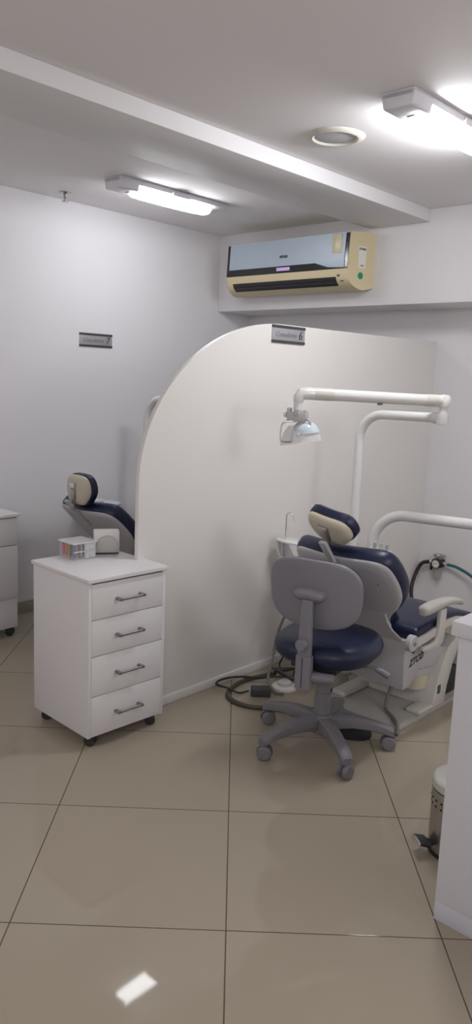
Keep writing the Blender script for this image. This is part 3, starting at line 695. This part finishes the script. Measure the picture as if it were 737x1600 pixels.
for k, (cx, cy, rx, ry, ph, m_) in enumerate(((-2.33, 3.02, .09, .06, .4, 'blackhose'), (-2.30, 3.00, .11, .05, .9, 'brownhose'), (-2.27, 2.98, .08, .07, 1.4, 'blackhose'))):
    pts = [(cx + rx * math.cos(ph + t) * (1 + .1 * math.sin(3 * t)), cy + ry * math.sin(ph + t), .010 + .012 * k + .010 * (1 + math.sin(2 * t + k))) for t in [2 * PI * j / 18 for j in range(17)]]
    tag(MB().tube(bez(pts, 3), .0065, 10).build('cable', M[m_]), ['lowest black coil of the cable tangle left of the stool', 'brown coil in the middle of the cable tangle left of the stool', 'topmost black coil of the cable tangle left of the stool'][k], 'cable', 'coiled cables in the tangle')
o = MB().box((-.048, -.028, 0), (.048, .028, .042), .006).build('plug_box', M['darkbox'], None, (-2.272, 2.725, 0), (0, 0, .75)); tag(o, 'dark grey plug box lying on the floor left of the stool', 'plug')
fpd = thing('foot_control', 'pale round foot control with raised rim among the cables', 'foot pedal', (-2.245, 2.875, 0))
MB().lathe([(0, 0), (.062, 0), (.066, .006), (.064, .016), (.056, .021), (0, .024)], 36).build('base', M['enamel_warm'], fpd)
MB().lathe([(0, .024), (.036, .0235), (.034, .036), (.028, .040), (0, .041)], 32).build('button', M['shell'], fpd)
cable([(-2.190, 2.800, .010), (-2.24, 2.785, .012), (-2.30, 2.81, .05), (-2.325, 2.87, .14), (-2.325, 2.91, .28), (-2.30, 2.97, .42)], .007, M['greyhose'],
      'grey hose hanging down from the spittoon unit to the foot control', 'hose', 'hanging_hose')
cable([(-1.735, 3.065, .165), (-1.745, 3.03, .10), (-1.735, 2.99, .035), (-1.69, 2.951, .031), (-1.653, 2.925, .031), (-1.60, 2.868, .031), (-1.582, 2.845, .018), (-1.578, 2.825, .010)], .008, M['greyhose'],
      'grey hose curving over the edge of the dental chair base plate', 'hose', 'base_hose')
cable([(-2.045, 2.67, .012), (-2.00, 2.74, .012), (-1.955, 2.80, .012), (-1.93, 2.835, .012)], .010, M['brownhose'],
      'dark hose stub on the floor behind the stool column', 'hose', 'floor_hose')
cable([(-2.06, 2.90, .010), (-2.057, 3.05, .010), (-2.055, 3.2, .010), (-2.06, 3.36, .010)], .0095, M['brownhose'],
      'dark hose running along the left edge of the chair base plate', 'hose', 'floor_hose')
bp = thing('pedal_switch', 'flat black rubber foot switch under the stool in front of the base plate', 'foot pedal', (-1.755, 2.690, 0), .45)
MB().pad(superell(.118, .066, 2.6, 40), [(0, .004), (.008, 0), (.026, .002), (.034, .012)], 4, 0, .004, None, Matrix(((1, 0, 0, 0), (0, 0, 1, 0), (0, 1, 0, 0), (0, 0, 0, 1)))).build('base', M['rubber'], bp)
MB().lathe([(0, .036), (.038, .036), (.034, .062), (.02, .07), (0, .071)], 24, Matrix.Translation((-.045, .01, 0))).build('button', M['black'], bp)

# ------------------------------------------------------------------ light
def area(name, loc, size, power, color=(1, .985, .96), rot=(0, 0, 0), sy=None):
    l = bpy.data.lights.new(name, 'AREA'); l.energy = power; l.size = size; l.color = color
    if sy: l.shape = 'RECTANGLE'; l.size_y = sy
    o = bpy.data.objects.new(name, l); COL.objects.link(o); o.location = loc; o.rotation_euler = rot; return o
def bulb(name, loc, power, r=.12, color=(1, .975, .985)):  # bare point light without a fixture, used for the added fills
    l = bpy.data.lights.new(name, 'POINT'); l.energy = power; l.shadow_soft_size = r; l.color = color
    o = bpy.data.objects.new(name, l); COL.objects.link(o); o.location = loc; return o
bulb('fill_light_near', (.4, -1.0, 2.2), 38, .3)  # unseen fill added behind the camera, lifts ceiling and near faces
bulb('fill_light_right', (1.7, 2.2, 2.2), 46, .3)  # added fill out of view on the right, no fixture there
bulb('fill_light_left', (-2.9, -1.0, 2.2), 20, .3)  # weak unseen fill added for the near left side
wd = bpy.data.worlds.new('world'); scene.world = wd; wd.use_nodes = True
wd.node_tree.nodes['Background'].inputs[0].default_value = (.8, .82, .85, 1); wd.node_tree.nodes['Background'].inputs[1].default_value = .3

# ------------------------------------------------------------------ camera
cd = bpy.data.cameras.new('camera'); cam = bpy.data.objects.new('camera', cd); COL.objects.link(cam)
Rv = Vector((0.73439397, 0.67760474, 0.03895272)); Uv = Vector((-0.14342526, 0.09883843, 0.98471324)); Fv = Vector((-0.66339633, 0.72875427, -0.16977198))
mw = Matrix((Rv, Uv, -Fv)).transposed().to_4x4(); mw.translation = (0, 0, 1.5092); cam.matrix_world = mw
cd.sensor_fit = 'HORIZONTAL'; cd.sensor_width = 36; cd.lens = 1204.19 / 737 * 36; cd.clip_start = .05
scene.camera = cam
scene.view_settings.view_transform = 'Standard'; scene.view_settings.look = 'None'; scene.view_settings.exposure = 0.0
